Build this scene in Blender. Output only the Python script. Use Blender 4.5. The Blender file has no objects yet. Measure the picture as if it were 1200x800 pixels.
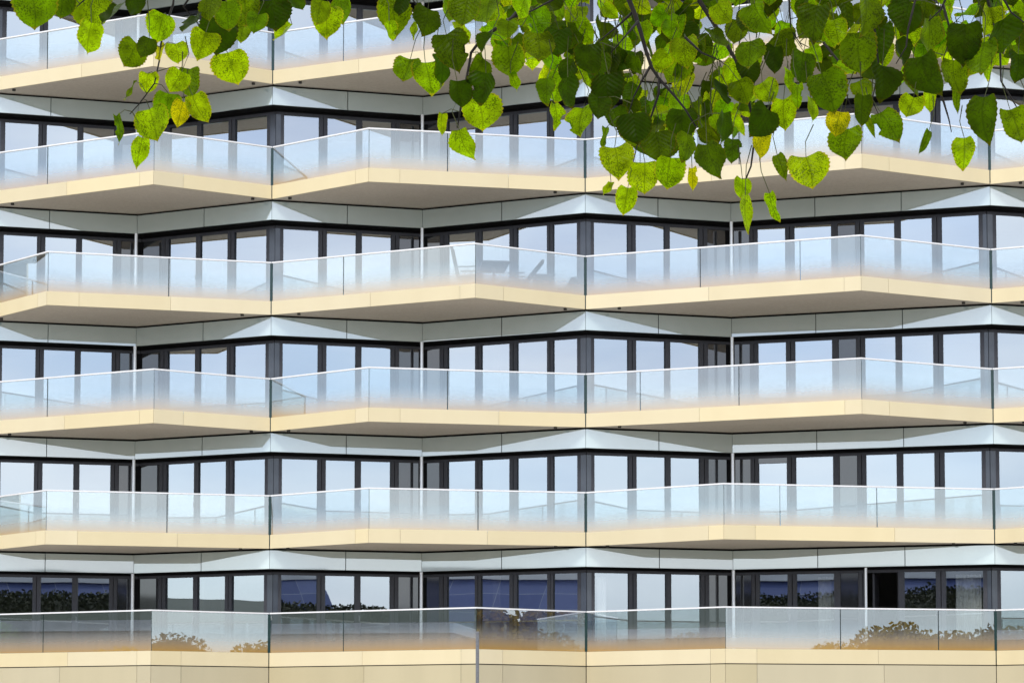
import bpy, bmesh, math, random
from mathutils import Vector, Matrix, noise
random.seed(11)
R = math.radians
sc = bpy.context.scene
COL = sc.collection

# ------------------------------------------------------------------ camera
EYE = 1.6
TILT = R(3.525)
FPX = 2670.0                      # focal length in pixels of a 1200 px wide picture
PPY = 690.5                       # the lens is shifted up: its axis meets the picture low down
cd = bpy.data.cameras.new('camera')
cd.sensor_width = 36.0
cd.lens = 36.0 * FPX / 1200.0
cd.clip_start, cd.clip_end = 0.1, 9000
cd.shift_y = (PPY - 400) / 1200.0
cam = bpy.data.objects.new('camera', cd)
cam.location = (0, 0, EYE)
cam.rotation_euler = (R(90) + TILT, 0, 0)
COL.objects.link(cam)
sc.camera = cam

# ------------------------------------------------------------------ world, sun
SUN_EL, SUN_AZ = R(52), R(205)    # azimuth from +Y, clockwise; sun stands behind the viewer, a little to the left
w = bpy.data.worlds.new('World'); sc.world = w; w.use_nodes = True
nt = w.node_tree; N = nt.nodes; L = nt.links
for n in list(N): N.remove(n)
out = N.new('ShaderNodeOutputWorld'); bg = N.new('ShaderNodeBackground'); bg.inputs[1].default_value = 0.13
sky = N.new('ShaderNodeTexSky'); sky.sky_type = 'NISHITA'; sky.sun_disc = False
sky.sun_elevation = SUN_EL; sky.sun_rotation = SUN_AZ
sky.air_density = 1.0; sky.dust_density = 0.4; sky.ozone_density = 3.0
tc = N.new('ShaderNodeTexCoord'); mp = N.new('ShaderNodeMapping'); mp.inputs['Scale'].default_value = (1, 1, 3.2)
cn = N.new('ShaderNodeTexNoise'); cn.inputs['Scale'].default_value = 2.6; cn.inputs['Detail'].default_value = 6; cn.inputs['Roughness'].default_value = .55
cr = N.new('ShaderNodeMapRange'); cr.inputs[1].default_value = .38; cr.inputs[2].default_value = .68; cr.inputs[3].default_value = .5; cr.inputs[4].default_value = .95
mx = N.new('ShaderNodeMixRGB'); mx.inputs[2].default_value = (6.5, 6.75, 7.3, 1)     # thin bright cloud cover
L.new(tc.outputs['Generated'], mp.inputs[0]); L.new(mp.outputs[0], cn.inputs['Vector']); L.new(cn.outputs['Fac'], cr.inputs[0])
c2n = N.new('ShaderNodeTexNoise'); c2n.inputs['Scale'].default_value = 5.5; c2n.inputs['Detail'].default_value = 5; L.new(mp.outputs[0], c2n.inputs['Vector'])
crm = N.new('ShaderNodeValToRGB'); crm.color_ramp.elements[0].position = .34; crm.color_ramp.elements[0].color = (5.0, 5.3, 6.2, 1); crm.color_ramp.elements[1].position = .62; crm.color_ramp.elements[1].color = (7.3, 7.5, 7.8, 1)
L.new(c2n.outputs['Fac'], crm.inputs[0]); L.new(crm.outputs[0], mx.inputs[2]); L.new(cr.outputs[0], mx.inputs[0]); L.new(sky.outputs[0], mx.inputs[1]); L.new(mx.outputs[0], bg.inputs[0]); L.new(bg.outputs[0], out.inputs[0])

ld = bpy.data.lights.new('sun', 'SUN'); ld.energy = 1.5; ld.angle = R(14); ld.color = (1, .95, .86)
lo = bpy.data.objects.new('sun', ld); COL.objects.link(lo)
sd = Vector((math.sin(SUN_AZ) * math.cos(SUN_EL), math.cos(SUN_AZ) * math.cos(SUN_EL), math.sin(SUN_EL)))
lo.rotation_euler = (-sd).to_track_quat('-Z', 'Y').to_euler(); lo.location = (-20, -20, 60)

sc.view_settings.view_transform = 'Standard'; sc.view_settings.look = 'None'
sc.view_settings.gamma = 1; sc.view_settings.use_curve_mapping = False
sc.view_settings.exposure = 0.66
sc.cycles.use_denoising = True
sc.cycles.max_bounces = 12; sc.cycles.transparent_max_bounces = 24; sc.cycles.transmission_bounces = 12; sc.cycles.glossy_bounces = 6
sc.cycles.sample_clamp_indirect = 8

# ------------------------------------------------------------------ materials
def mat(name):
    m = bpy.data.materials.new(name); m.use_nodes = True
    n = m.node_tree.nodes
    for x in list(n): n.remove(x)
    o = n.new('ShaderNodeOutputMaterial')
    return m, n, m.node_tree.links, o

def noise_node(n, l, scale, detail=4, coord='Object', stretch=None):
    t = n.new('ShaderNodeTexCoord'); x = n.new('ShaderNodeTexNoise')
    x.inputs['Scale'].default_value = scale; x.inputs['Detail'].default_value = detail
    if stretch:
        m = n.new('ShaderNodeMapping'); m.inputs['Scale'].default_value = stretch
        l.new(t.outputs[coord], m.inputs[0]); l.new(m.outputs[0], x.inputs['Vector'])
    else:
        l.new(t.outputs[coord], x.inputs['Vector'])
    return x

def ramp2(n, l, fac, a, b, p0=.3, p1=.7):
    r = n.new('ShaderNodeValToRGB'); e = r.color_ramp.elements
    e[0].position, e[1].position = p0, p1; e[0].color = (*a, 1); e[1].color = (*b, 1)
    l.new(fac, r.inputs[0]); return r.outputs[0]

def plain(name, a, b, scale=6, rough=.5, metal=0.0, spec=.5, bump=0.0, stretch=None, tint=False, coat=0.0):
    m, n, l, o = mat(name)
    p = n.new('ShaderNodeBsdfPrincipled')
    x = noise_node(n, l, scale, stretch=stretch)
    c = ramp2(n, l, x.outputs['Fac'], a, b)
    if tint:
        at = n.new('ShaderNodeAttribute'); at.attribute_name = 'tint'
        mu = n.new('ShaderNodeMixRGB'); mu.blend_type = 'MULTIPLY'; mu.inputs[0].default_value = 1
        l.new(c, mu.inputs[1]); l.new(at.outputs['Color'], mu.inputs[2]); c = mu.outputs[0]
    l.new(c, p.inputs['Base Color'])
    p.inputs['Roughness'].default_value = rough; p.inputs['Metallic'].default_value = metal
    p.inputs['Specular IOR Level'].default_value = spec; p.inputs['Coat Weight'].default_value = coat
    if bump:
        bn = n.new('ShaderNodeBump'); bn.inputs['Strength'].default_value = bump; bn.inputs['Distance'].default_value = .02
        l.new(x.outputs['Fac'], bn.inputs['Height']); l.new(bn.outputs[0], p.inputs['Normal'])
    l.new(p.outputs[0], o.inputs[0])
    return m

def glossed(name, a, b, refl, scale=3, rough=.02, gl=(1, 1, 1), tint=False):
    """opaque back-painted panel under a reflecting face"""
    m, n, l, o = mat(name)
    d = n.new('ShaderNodeBsdfDiffuse'); g = n.new('ShaderNodeBsdfGlossy'); x = n.new('ShaderNodeMixShader')
    nz = noise_node(n, l, scale)
    l.new(ramp2(n, l, nz.outputs['Fac'], a, b), d.inputs[0])
    g.inputs['Roughness'].default_value = rough; g.inputs[0].default_value = (*gl, 1)
    x.inputs[0].default_value = refl
    wv = noise_node(n, l, .7, 1); bn = n.new('ShaderNodeBump'); bn.inputs['Strength'].default_value = .02; bn.inputs['Distance'].default_value = .05
    l.new(wv.outputs['Fac'], bn.inputs['Height']); l.new(bn.outputs[0], g.inputs['Normal'])
    l.new(d.outputs[0], x.inputs[1]); l.new(g.outputs[0], x.inputs[2]); l.new(x.outputs[0], o.inputs[0])
    return m

def window_glass(name, refl):
    m, n, l, o = mat(name)
    t = n.new('ShaderNodeBsdfTransparent'); t.inputs[0].default_value = (.94, .97, .97, 1)
    g = n.new('ShaderNodeBsdfGlossy'); g.inputs[0].default_value = (.87, .94, 1.0, 1); g.inputs['Roughness'].default_value = 0
    x = n.new('ShaderNodeMixShader'); x.inputs[0].default_value = refl
    wv = noise_node(n, l, .55, 1); bn = n.new('ShaderNodeBump'); bn.inputs['Strength'].default_value = .03; bn.inputs['Distance'].default_value = .03
    l.new(wv.outputs['Fac'], bn.inputs['Height']); l.new(bn.outputs[0], g.inputs['Normal'])
    l.new(t.outputs[0], x.inputs[1]); l.new(g.outputs[0], x.inputs[2]); l.new(x.outputs[0], o.inputs[0])
    return m

def balcony_glass():
    """laminated glass, clear on top, with a printed golden dot screen that thickens towards the bottom edge"""
    m, n, l, o = mat('balcony_glass_dot_print')
    t = n.new('ShaderNodeBsdfTransparent'); t.inputs[0].default_value = (.85, .92, .915, 1)
    g = n.new('ShaderNodeBsdfGlossy'); g.inputs[0].default_value = (.93, .99, 1, 1); g.inputs['Roughness'].default_value = 0
    clear = n.new('ShaderNodeMixShader'); clear.inputs[0].default_value = .31
    l.new(t.outputs[0], clear.inputs[1]); l.new(g.outputs[0], clear.inputs[2])
    tc = n.new('ShaderNodeTexCoord'); sp = n.new('ShaderNodeSeparateXYZ'); l.new(tc.outputs['Object'], sp.inputs[0])
    nz = n.new('ShaderNodeTexNoise'); nz.inputs['Scale'].default_value = 9; mpn = n.new('ShaderNodeMapping'); mpn.inputs['Scale'].default_value = (1, 1, .12)
    l.new(tc.outputs['Object'], mpn.inputs[0]); l.new(mpn.outputs[0], nz.inputs['Vector'])
    ad = n.new('ShaderNodeMath'); ad.operation = 'MULTIPLY_ADD'; ad.inputs[1].default_value = .10; l.new(nz.outputs['Fac'], ad.inputs[0]); l.new(sp.outputs['Z'], ad.inputs[2])
    mr = n.new('ShaderNodeMapRange'); mr.interpolation_type = 'SMOOTHSTEP'
    mr.inputs[1].default_value = .03; mr.inputs[2].default_value = .76; mr.inputs[3].default_value = .97; mr.inputs[4].default_value = 0.0
    l.new(ad.outputs[0], mr.inputs[0])
    d = n.new('ShaderNodeBsdfDiffuse')
    l.new(ramp2(n, l, sp.outputs['Z'], (.52, .31, .095), (.46, .42, .37), .0, .42), d.inputs[0])
    g2 = n.new('ShaderNodeBsdfGlossy'); g2.inputs[0].default_value = (.78, .93, 1, 1); g2.inputs['Roughness'].default_value = .01
    fr = n.new('ShaderNodeMixShader'); fr.inputs[0].default_value = .29
    l.new(d.outputs[0], fr.inputs[1]); l.new(g2.outputs[0], fr.inputs[2])
    x = n.new('ShaderNodeMixShader'); l.new(mr.outputs[0], x.inputs[0]); l.new(clear.outputs[0], x.inputs[1]); l.new(fr.outputs[0], x.inputs[2])
    l.new(x.outputs[0], o.inputs[0])
    return m

def clear_glass():
    m, n, l, o = mat('inner_glass_face')
    t = n.new('ShaderNodeBsdfTransparent'); t.inputs[0].default_value = (.97, .98, .98, 1)
    g = n.new('ShaderNodeBsdfGlossy'); g.inputs['Roughness'].default_value = 0
    x = n.new('ShaderNodeMixShader'); x.inputs[0].default_value = .06
    l.new(t.outputs[0], x.inputs[1]); l.new(g.outputs[0], x.inputs[2]); l.new(x.outputs[0], o.inputs[0]); return m

def leaf_material():
    m, n, l, o = mat('linden_leaf')
    at = n.new('ShaderNodeAttribute'); at.attribute_name = 'leaf'          # r: hue towards yellow, g: shaded to backlit look painted in, b: pattern seed
    sp = n.new('ShaderNodeSeparateColor'); l.new(at.outputs['Color'], sp.inputs[0])
    uv = n.new('ShaderNodeUVMap'); uv.uv_map = 'blade'
    su = n.new('ShaderNodeSeparateXYZ'); l.new(uv.outputs[0], su.inputs[0])
    def mth(op, a, b=None, c=None):
        k = n.new('ShaderNodeMath'); k.operation = op
        for i, v in enumerate((a, b, c)):
            if v is None: continue
            if isinstance(v, (int, float)): k.inputs[i].default_value = v
            else: l.new(v, k.inputs[i])
        return k.outputs[0]
    au = mth('ABSOLUTE', su.outputs['X'])
    ph = mth('MULTIPLY', mth('MULTIPLY_ADD', au, -.75, su.outputs['Y']), 7.0)
    fr = mth('ABSOLUTE', mth('SUBTRACT', mth('FRACT', ph), .5))
    vein = mth('LESS_THAN', fr, .04)
    mid = mth('LESS_THAN', au, .022)
    vein = mth('MAXIMUM', vein, mid)
    # insect speckle
    off = n.new('ShaderNodeCombineXYZ'); l.new(mth('MULTIPLY', sp.outputs[2], 37.0), off.inputs[0])
    va = n.new('ShaderNodeVectorMath'); va.operation = 'ADD'; l.new(uv.outputs[0], va.inputs[0]); l.new(off.outputs[0], va.inputs[1])
    vo = n.new('ShaderNodeTexVoronoi'); vo.inputs['Scale'].default_value = 24; l.new(va.outputs[0], vo.inputs['Vector'])
    n2 = n.new('ShaderNodeTexNoise'); n2.inputs['Scale'].default_value = 3.2; n2.inputs['Detail'].default_value = 5; l.new(va.outputs[0], n2.inputs['Vector'])
    spot = mth('LESS_THAN', vo.outputs['Distance'], mth('MULTIPLY_ADD', n2.outputs['Fac'], 1.15, -.20))
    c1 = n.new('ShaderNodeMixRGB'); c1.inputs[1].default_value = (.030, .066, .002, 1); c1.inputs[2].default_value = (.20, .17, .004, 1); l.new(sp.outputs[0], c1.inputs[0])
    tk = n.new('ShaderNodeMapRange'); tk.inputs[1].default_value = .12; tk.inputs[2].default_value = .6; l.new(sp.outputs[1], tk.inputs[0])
    c0 = n.new('ShaderNodeMixRGB'); c0.inputs[1].default_value = (.006, .014, .0012, 1); l.new(tk.outputs[0], c0.inputs[0]); l.new(c1.outputs[0], c0.inputs[2])  # near-black front colour stands in for leaves lying in shade
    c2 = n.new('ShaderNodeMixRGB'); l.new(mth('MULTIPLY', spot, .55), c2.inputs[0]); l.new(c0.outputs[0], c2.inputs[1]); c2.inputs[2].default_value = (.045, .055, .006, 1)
    c3 = n.new('ShaderNodeMixRGB'); l.new(mth('MULTIPLY', vein, .12), c3.inputs[0]); l.new(c2.outputs[0], c3.inputs[1]); c3.inputs[2].default_value = (.08, .13, .01, 1)
    t1 = n.new('ShaderNodeMixRGB'); t1.inputs[1].default_value = (.36, .76, .001, 1); t1.inputs[2].default_value = (.98, .84, .004, 1); l.new(sp.outputs[0], t1.inputs[0])
    t2 = n.new('ShaderNodeMixRGB'); l.new(mth('MAXIMUM', mth('MULTIPLY', spot, .7), mth('MULTIPLY', vein, .45)), t2.inputs[0]); l.new(t1.outputs[0], t2.inputs[1]); t2.inputs[2].default_value = (.07, .13, .002, 1)
    mot = n.new('ShaderNodeMapRange'); mot.inputs[1].default_value = .3; mot.inputs[2].default_value = .72; mot.inputs[3].default_value = .62; mot.inputs[4].default_value = 1.5
    n3 = n.new('ShaderNodeTexNoise'); n3.inputs['Scale'].default_value = 2.0; n3.inputs['Detail'].default_value = 3; l.new(va.outputs[0], n3.inputs['Vector']); l.new(n3.outputs['Fac'], mot.inputs[0])
    rim = mth('MULTIPLY', mth('GREATER_THAN', mth('ADD', at.outputs['Alpha'], mth('MULTIPLY', n2.outputs['Fac'], .25)), 1.06), .55)
    t3 = n.new('ShaderNodeMixRGB'); l.new(rim, t3.inputs[0]); l.new(t2.outputs[0], t3.inputs[1]); t3.inputs[2].default_value = (.85, .62, .02, 1)
    t4 = n.new('ShaderNodeVectorMath'); t4.operation = 'SCALE'; l.new(t3.outputs[0], t4.inputs[0]); l.new(mot.outputs[0], t4.inputs['Scale'])
    t2 = t4
    d = n.new('ShaderNodeBsdfDiffuse'); l.new(c3.outputs[0], d.inputs[0])
    t = n.new('ShaderNodeBsdfTranslucent'); l.new(t2.outputs[0], t.inputs[0])
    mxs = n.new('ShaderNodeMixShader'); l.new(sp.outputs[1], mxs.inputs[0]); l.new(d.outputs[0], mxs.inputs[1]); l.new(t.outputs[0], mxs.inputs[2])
    g = n.new('ShaderNodeBsdfGlossy'); g.inputs['Roughness'].default_value = .38
    lw = n.new('ShaderNodeLayerWeight'); lw.inputs[0].default_value = .28
    fin = n.new('ShaderNodeMixShader'); l.new(mth('MULTIPLY', lw.outputs['Fresnel'], .16), fin.inputs[0]); l.new(mxs.outputs[0], fin.inputs[1]); l.new(g.outputs[0], fin.inputs[2])
    bn = n.new('ShaderNodeBump'); bn.inputs['Strength'].default_value = .6; bn.inputs['Distance'].default_value = .006; l.new(fr, bn.inputs['Height'])
    for s in (d, g): l.new(bn.outputs[0], s.inputs['Normal'])
    l.new(fin.outputs[0], o.inputs[0])
    return m

M = {}
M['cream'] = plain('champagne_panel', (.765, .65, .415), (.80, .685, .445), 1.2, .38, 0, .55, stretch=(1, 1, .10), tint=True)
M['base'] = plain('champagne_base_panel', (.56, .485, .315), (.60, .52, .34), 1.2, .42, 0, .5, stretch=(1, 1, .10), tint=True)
M['soffit'] = plain('grey_beige_soffit_render', (.54, .485, .41), (.61, .55, .47), 14, .85, 0, .2, .15)
M['band'] = glossed('pale_green_grey_glass_panel', (.46, .57, .56), (.50, .61, .60), .32, 2)
M['frame'] = plain('anthracite_frame', (.050, .050, .060), (.062, .062, .073), 20, .45, 0, .4)
M['black'] = plain('recess_shade_black', (.008, .008, .009), (.012, .012, .013), 10, .8, 0, .1)  # near-black colour stands in for the shade inside recesses and gaps
M['dark_panel'] = glossed('charcoal_panel', (.030, .032, .036), (.040, .042, .047), .12, 4, .03)
M['pier'] = glossed('slate_blue_panel', (.055, .065, .085), (.066, .078, .10), .06, 4, .15)
M['pane'] = window_glass('coated_window_glass', .56)
M['pane_low'] = window_glass('coated_window_glass_lower_storey', .50)
M['rail'] = plain('white_steel_rail', (.86, .85, .85), (.90, .89, .89), 9, .35, 0, .5)
M['post'] = plain('white_post_paint', (.93, .93, .93), (.96, .96, .96), 9, .30, .55, .8)
M['glass'] = balcony_glass(); M['glass_in'] = clear_glass()
M['edge'] = plain('dark_green_glass_edge', (.012, .035, .033), (.02, .05, .046), 8, .2, 0, .5)
M['steel'] = plain('dull_steel', (.20, .20, .21), (.27, .27, .28), 25, .4, .6)
M['gap'] = plain('dark_backing', (.05, .045, .04), (.065, .06, .052), 10, .8)
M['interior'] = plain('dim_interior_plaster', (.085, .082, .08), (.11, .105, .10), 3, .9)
M['deck'] = plain('grey_deck', (.22, .21, .20), (.27, .26, .25), 5, .8)
M['curtain'] = plain('white_curtain_cloth', (.93, .93, .90), (.97, .97, .94), 8, .9, stretch=(1, 1, .1))
M['bark'] = plain('dark_linden_bark', (.018, .014, .012), (.045, .035, .028), 40, .9, 0, .2, .6, stretch=(1, 1, .3))
M['twig'] = plain('dark_twig_bark', (.016, .012, .012), (.034, .024, .022), 90, .7)
M['leaf'] = leaf_material()
def backlit_leaf(name, a, b, tr):
    m, n, l, o = mat(name); d = n.new('ShaderNodeBsdfDiffuse'); t = n.new('ShaderNodeBsdfTranslucent'); x = n.new('ShaderNodeMixShader'); x.inputs[0].default_value = .55
    nz = noise_node(n, l, .9); l.new(ramp2(n, l, nz.outputs['Fac'], a, b), d.inputs[0]); t.inputs[0].default_value = (*tr, 1)
    l.new(d.outputs[0], x.inputs[1]); l.new(t.outputs[0], x.inputs[2]); l.new(x.outputs[0], o.inputs[0]); return m
M['stalk'] = plain('yellow_green_leaf_stalk', (.06, .075, .012), (.10, .11, .02), 60, .6)
M['paving'] = plain('pale_grey_paving', (.38, .36, .33), (.45, .43, .40), .8, .85, bump=.1)
M['hill'] = plain('hazy_green_hill', (.055, .075, .055), (.11, .12, .10), .012, .95)
M['belt_leaf'] = plain('dark_hedge_leaf', (.012, .017, .005), (.028, .034, .009), .6, .8)
M['tree_leaf'] = backlit_leaf('street_tree_leaf', (.10, .085, .016), (.26, .16, .03), (.42, .27, .03))
M['chair'] = plain('dark_grey_sling', (.022, .022, .025), (.034, .034, .037), 30, .6)
M['tabletop'] = plain('grey_tabletop', (.035, .034, .034), (.05, .048, .047), 12, .5)
M['wicker'] = plain('brown_wicker', (.10, .06, .035), (.18, .11, .06), 60, .7)

def solar():
    m, n, l, o = mat('blue_curtain_glass')
    p = n.new('ShaderNodeBsdfPrincipled')
    tc = n.new('ShaderNodeTexCoord'); b = n.new('ShaderNodeTexBrick'); b.offset = 0
    b.inputs['Color1'].default_value = (.085, .11, .25, 1); b.inputs['Color2'].default_value = (.15, .18, .34, 1); b.inputs['Mortar'].default_value = (.32, .35, .42, 1)
    b.inputs['Scale'].default_value = 1; b.inputs['Mortar Size'].default_value = .02; b.inputs['Brick Width'].default_value = 3.4; b.inputs['Row Height'].default_value = 1.25
    l.new(tc.outputs['UV'], b.inputs['Vector']); l.new(b.outputs['Color'], p.inputs['Base Color'])
    p.inputs['Roughness'].default_value = .25; l.new(p.outputs[0], o.inputs[0]); return m
M['solar'] = solar()
M['hall_wall'] = plain('grey_metal_wall', (.30, .30, .29), (.42, .41, .39), .35, .6, stretch=(1, 1, .05))
M['hall_trim'] = plain('pale_grey_cornice', (.50, .51, .52), (.58, .59, .60), .8, .6)

# ------------------------------------------------------------------ mesh helpers
class MB:
    def __init__(s): s.v = []; s.f = []; s.m = []; s.t = []
    def face(s, pts, m=0, tint=1.0):
        i = len(s.v); s.v += [tuple(p) for p in pts]; s.f.append(tuple(range(i, i + len(pts)))); s.m.append(m); s.t.append(tint)
    def hexa(s, a, b, c, d, z0, z1, m=0, tint=1.0):
        """plan quad a b c d between heights z0 and z1"""
        i = len(s.v)
        s.v += [(p[0], p[1], z0) for p in (a, b, c, d)] + [(p[0], p[1], z1) for p in (a, b, c, d)]
        for q in ((3, 2, 1, 0), (4, 5, 6, 7), (0, 1, 5, 4), (1, 2, 6, 5), (2, 3, 7, 6), (3, 0, 4, 7)):
            s.f.append(tuple(i + k for k in q)); s.m.append(m); s.t.append(tint)
    def box(s, c, d, m=0, rot=None):
        i = len(s.v)
        for z in (-1, 1):
            for x, y in ((-1, -1), (1, -1), (1, 1), (-1, 1)):
                p = Vector((x * d[0] / 2, y * d[1] / 2, z * d[2] / 2))
                if rot: p = rot @ p
                s.v.append(tuple(p + Vector(c)))
        for q in ((3, 2, 1, 0), (4, 5, 6, 7), (0, 1, 5, 4), (1, 2, 6, 5), (2, 3, 7, 6), (3, 0, 4, 7)):
            s.f.append(tuple(i + k for k in q)); s.m.append(m); s.t.append(1.0)
    def prism(s, poly, z0, z1, m=0):
        n = len(poly); i = len(s.v)
        s.v += [(p[0], p[1], z0) for p in poly] + [(p[0], p[1], z1) for p in poly]
        s.f.append(tuple(i + k for k in range(n - 1, -1, -1))); s.f.append(tuple(i + n + k for k in range(n)))
        s.m += [m, m]; s.t += [1.0, 1.0]
        for k in range(n):
            k2 = (k + 1) % n; s.f.append((i + k, i + k2, i + n + k2, i + n + k)); s.m.append(m); s.t.append(1.0)
    def tube(s, pts, rad, seg=8, m=0, caps=True):
        pts = [Vector(p) for p in pts]
        if not isinstance(rad, (list, tuple)): rad = [rad] * len(pts)
        base = len(s.v); up = Vector((.13, .21, .97))
        for k, p in enumerate(pts):
            d = (pts[min(k + 1, len(pts) - 1)] - pts[max(k - 1, 0)]).normalized()
            a = d.cross(up)
            if a.length < .05: a = d.cross(Vector((1, 0, 0)))
            a.normalize(); b = d.cross(a)
            for j in range(seg):
                t = 2 * math.pi * j / seg
                s.v.append(tuple(p + (a * math.cos(t) + b * math.sin(t)) * rad[k]))
        for k in range(len(pts) - 1):
            for j in range(seg):
                j2 = (j + 1) % seg
                s.f.append((base + k * seg + j, base + k * seg + j2, base + (k + 1) * seg + j2, base + (k + 1) * seg + j)); s.m.append(m); s.t.append(1.0)
        if caps:
            s.f.append(tuple(base + j for j in range(seg))); s.f.append(tuple(base + (len(pts) - 1) * seg + j for j in range(seg - 1, -1, -1)))
            s.m += [m, m]; s.t += [1.0, 1.0]
    def build(s, name, mats, parent=None, loc=(0, 0, 0), smooth=False, fix=True):
        me = bpy.data.meshes.new(name); me.from_pydata(s.v, [], s.f)
        if not isinstance(mats, (list, tuple)): mats = [mats]
        for m in mats: me.materials.append(m)
        me.polygons.foreach_set('material_index', s.m)
        if any(t != 1.0 for t in s.t) or any(x in (M['cream'], M['base']) for x in mats):
            ca = me.attributes.new('tint', 'FLOAT_COLOR', 'CORNER')
            for p in me.polygons:
                t = s.t[p.index]; t = t if isinstance(t, tuple) else (t, t, t)
                for li in p.loop_indices: ca.data[li].color = (*t, 1)
        if smooth: me.polygons.foreach_set('use_smooth', [True] * len(me.polygons))
        if fix:
            bm = bmesh.new(); bm.from_mesh(me); bmesh.ops.recalc_face_normals(bm, faces=bm.faces); bm.to_mesh(me); bm.free()
        o = bpy.data.objects.new(name, me); COL.objects.link(o)
        if parent: o.parent = parent
        o.location = loc
        return o

def tag(o, label=None, cat=None, group=None, kind=None):
    if label: o['label'] = label
    if cat: o['category'] = cat
    if group: o['group'] = group
    if kind: o['kind'] = kind
    return o
def empty(name, loc, rz=0):
    o = bpy.data.objects.new(name, None); COL.objects.link(o); o.location = loc; o.rotation_euler.z = rz; o.empty_display_size = .3
    return o
def copy_tree(o, parent=None):
    c = o.copy(); COL.objects.link(c)
    if parent: c.parent = parent
    for ch in list(o.children): copy_tree(ch, c)
    return c

def norm2(a, b):
    dx, dy = b[0] - a[0], b[1] - a[1]; n = math.hypot(dx, dy); return (dy / n, -dx / n)
def offs(poly, d):
    """plan polyline moved towards the street by d, corners mitred"""
    res = []; n = len(poly)
    for i, p in enumerate(poly):
        ns = []
        if i > 0: ns.append(norm2(poly[i - 1], p))
        if i < n - 1: ns.append(norm2(p, poly[i + 1]))
        if len(ns) == 1: res.append((p[0] + ns[0][0] * d, p[1] + ns[0][1] * d)); continue
        mx_, my_ = ns[0][0] + ns[1][0], ns[0][1] + ns[1][1]; q = math.hypot(mx_, my_); mx_, my_ = mx_ / q, my_ / q
        k = d / (mx_ * ns[0][0] + my_ * ns[0][1]); res.append((p[0] + mx_ * k, p[1] + my_ * k))
    return res
def lerp(a, b, t): return tuple(a[i] + (b[i] - a[i]) * t for i in range(len(a)))
def dist(a, b): return math.hypot(a[0] - b[0], a[1] - b[1])

# ------------------------------------------------------------------ plan of the apartment building (metres)
F6, FH = 3.57, 3.02                                        # top of the first slab edge, storey height
def FZ(r): return F6 + FH * (6 - r)
CW = [(-21.154, 99.50), (-13.682, 98.35), (-6.201, 97.20), (1.866, 95.90), (12.008, 94.50), (19.661, 93.40)]
IW = [(-17.735, 101.20), (-9.951, 100.00), (-2.349, 98.90), (5.677, 97.64), (15.998, 96.20)]
def plan(l): return [(x * 1.0035, y * .6) for x, y in l]
CW, IW = plan(CW), plan(IW)
WALL = []
for i in range(5): WALL += [CW[i], IW[i]]
WALL.append(CW[5])
VAL = [(-21.112, 99.30), (-13.654, 98.15), (-6.189, 97.00), (1.862, 95.70), (11.983, 94.30), (19.619, 93.20)]
TIPS = {0: [(-16.9, 95.6), (-9.02, 94.34), (-0.912, 93.11), (8.53, 91.55), (17.2, 90.4)],
        1: [(-16.9, 95.6), (-9.021, 94.34), (-0.912, 93.11), (8.53, 91.55), (17.2, 90.4)],
        2: [(-16.9, 95.6), (-8.992, 94.34), (-3.586, 93.88), (8.522, 91.55), (17.2, 90.4)],
        3: [(-16.9, 95.6), (-11.677, 94.72), (-0.906, 93.11), (8.474, 91.55), (17.2, 90.4)],
        4: [(-16.9, 95.6), (-8.934, 94.34), (-3.563, 93.88), (8.466, 91.55), (17.2, 90.4)],
        5: [(-16.9, 95.6), (-11.644, 94.72), (-3.551, 93.88), (5.138, 92.16), (14.6, 90.9)],
        6: [(-16.9, 95.6), (-8.94, 94.34), (-0.869, 92.38), (5.145, 91.86), (14.6, 90.9)]}
VAL = plan(VAL); TIPS = {k: plan(v) for k, v in TIPS.items()}
GJ = {1: [([.354], []), ([.356], []), ([.569], [])], 2: [([.361], []), ([], [.36]), ([.205, .567], [])],
      3: [([], [.536]), ([.361], []), ([.427, .788], [])], 4: [([.373], []), ([], [.359]), ([.204, .566], [])],
      5: [([], [.535]), ([], [.499]), ([], [.205, .562])], 6: [([.366], []), ([.368], []), ([], [.42, .785])]}
# what each wall face carries from one corner to the next: f frame, g pane, d dark panel, p corner pier, k recess strip in painted shade
LAY = {1: 'k0.012 d0.156 f0.208 g0.415 f0.447 g0.651 f0.701 g0.936 f0.958 p1.000',
       2: 'p0.042 f0.065 g0.293 f0.344 g0.557 f0.592 g0.807 f0.859 d0.947 k1.000',
       3: 'k0.012 d0.156 f0.208 g0.415 f0.447 g0.651 f0.701 g0.936 f0.958 p1.000',
       4: 'p0.035 f0.052 g0.290 f0.341 g0.540 f0.575 g0.776 f0.828 d0.961 k1.000',
       5: 'k0.018 d0.099 f0.148 g0.320 f0.358 g0.533 f0.580 g0.763 f0.800 g0.945 f0.965 p1.000',
       6: 'p0.034 f0.054 g0.289 f0.343 g0.545 f0.580 g0.784 f0.844 d0.971 k1.000',
       7: 'k0.018 d0.079 f0.110 g0.222 f0.256 g0.403 f0.426 d0.496 f0.529 g0.648 f0.671 g0.792 f0.828 g0.970 f0.983 p1.000',
       8: 'p0.038 f0.061 g0.334 f0.392 g0.605 f0.640 g0.826 f0.878 d0.975 k1.000'}
SEAM = {1: [.5], 2: [.407], 3: [.503], 4: [.496], 5: [.494], 6: [.495], 7: [.331, .664], 8: [.513]}
HANDLE = {1: .420, 2: .585, 3: .420, 4: .568, 5: .326, 6: .572, 7: .229, 8: .632}

BASE = (0, 58, 0)
bld = tag(empty('apartment_building', BASE), 'zigzag apartment block with cream balcony edges, glass balustrades and anthracite window strips', 'building')
OFF = (-BASE[0], -BASE[1])
def bl(z): return (OFF[0], OFF[1], z)

WL = offs(WALL, -.50)          # plane of the glazing
WF = offs(WALL, -.46)          # face of the frames
WD = offs(WALL, -.62)
WB = offs(WALL, -.44)

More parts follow.
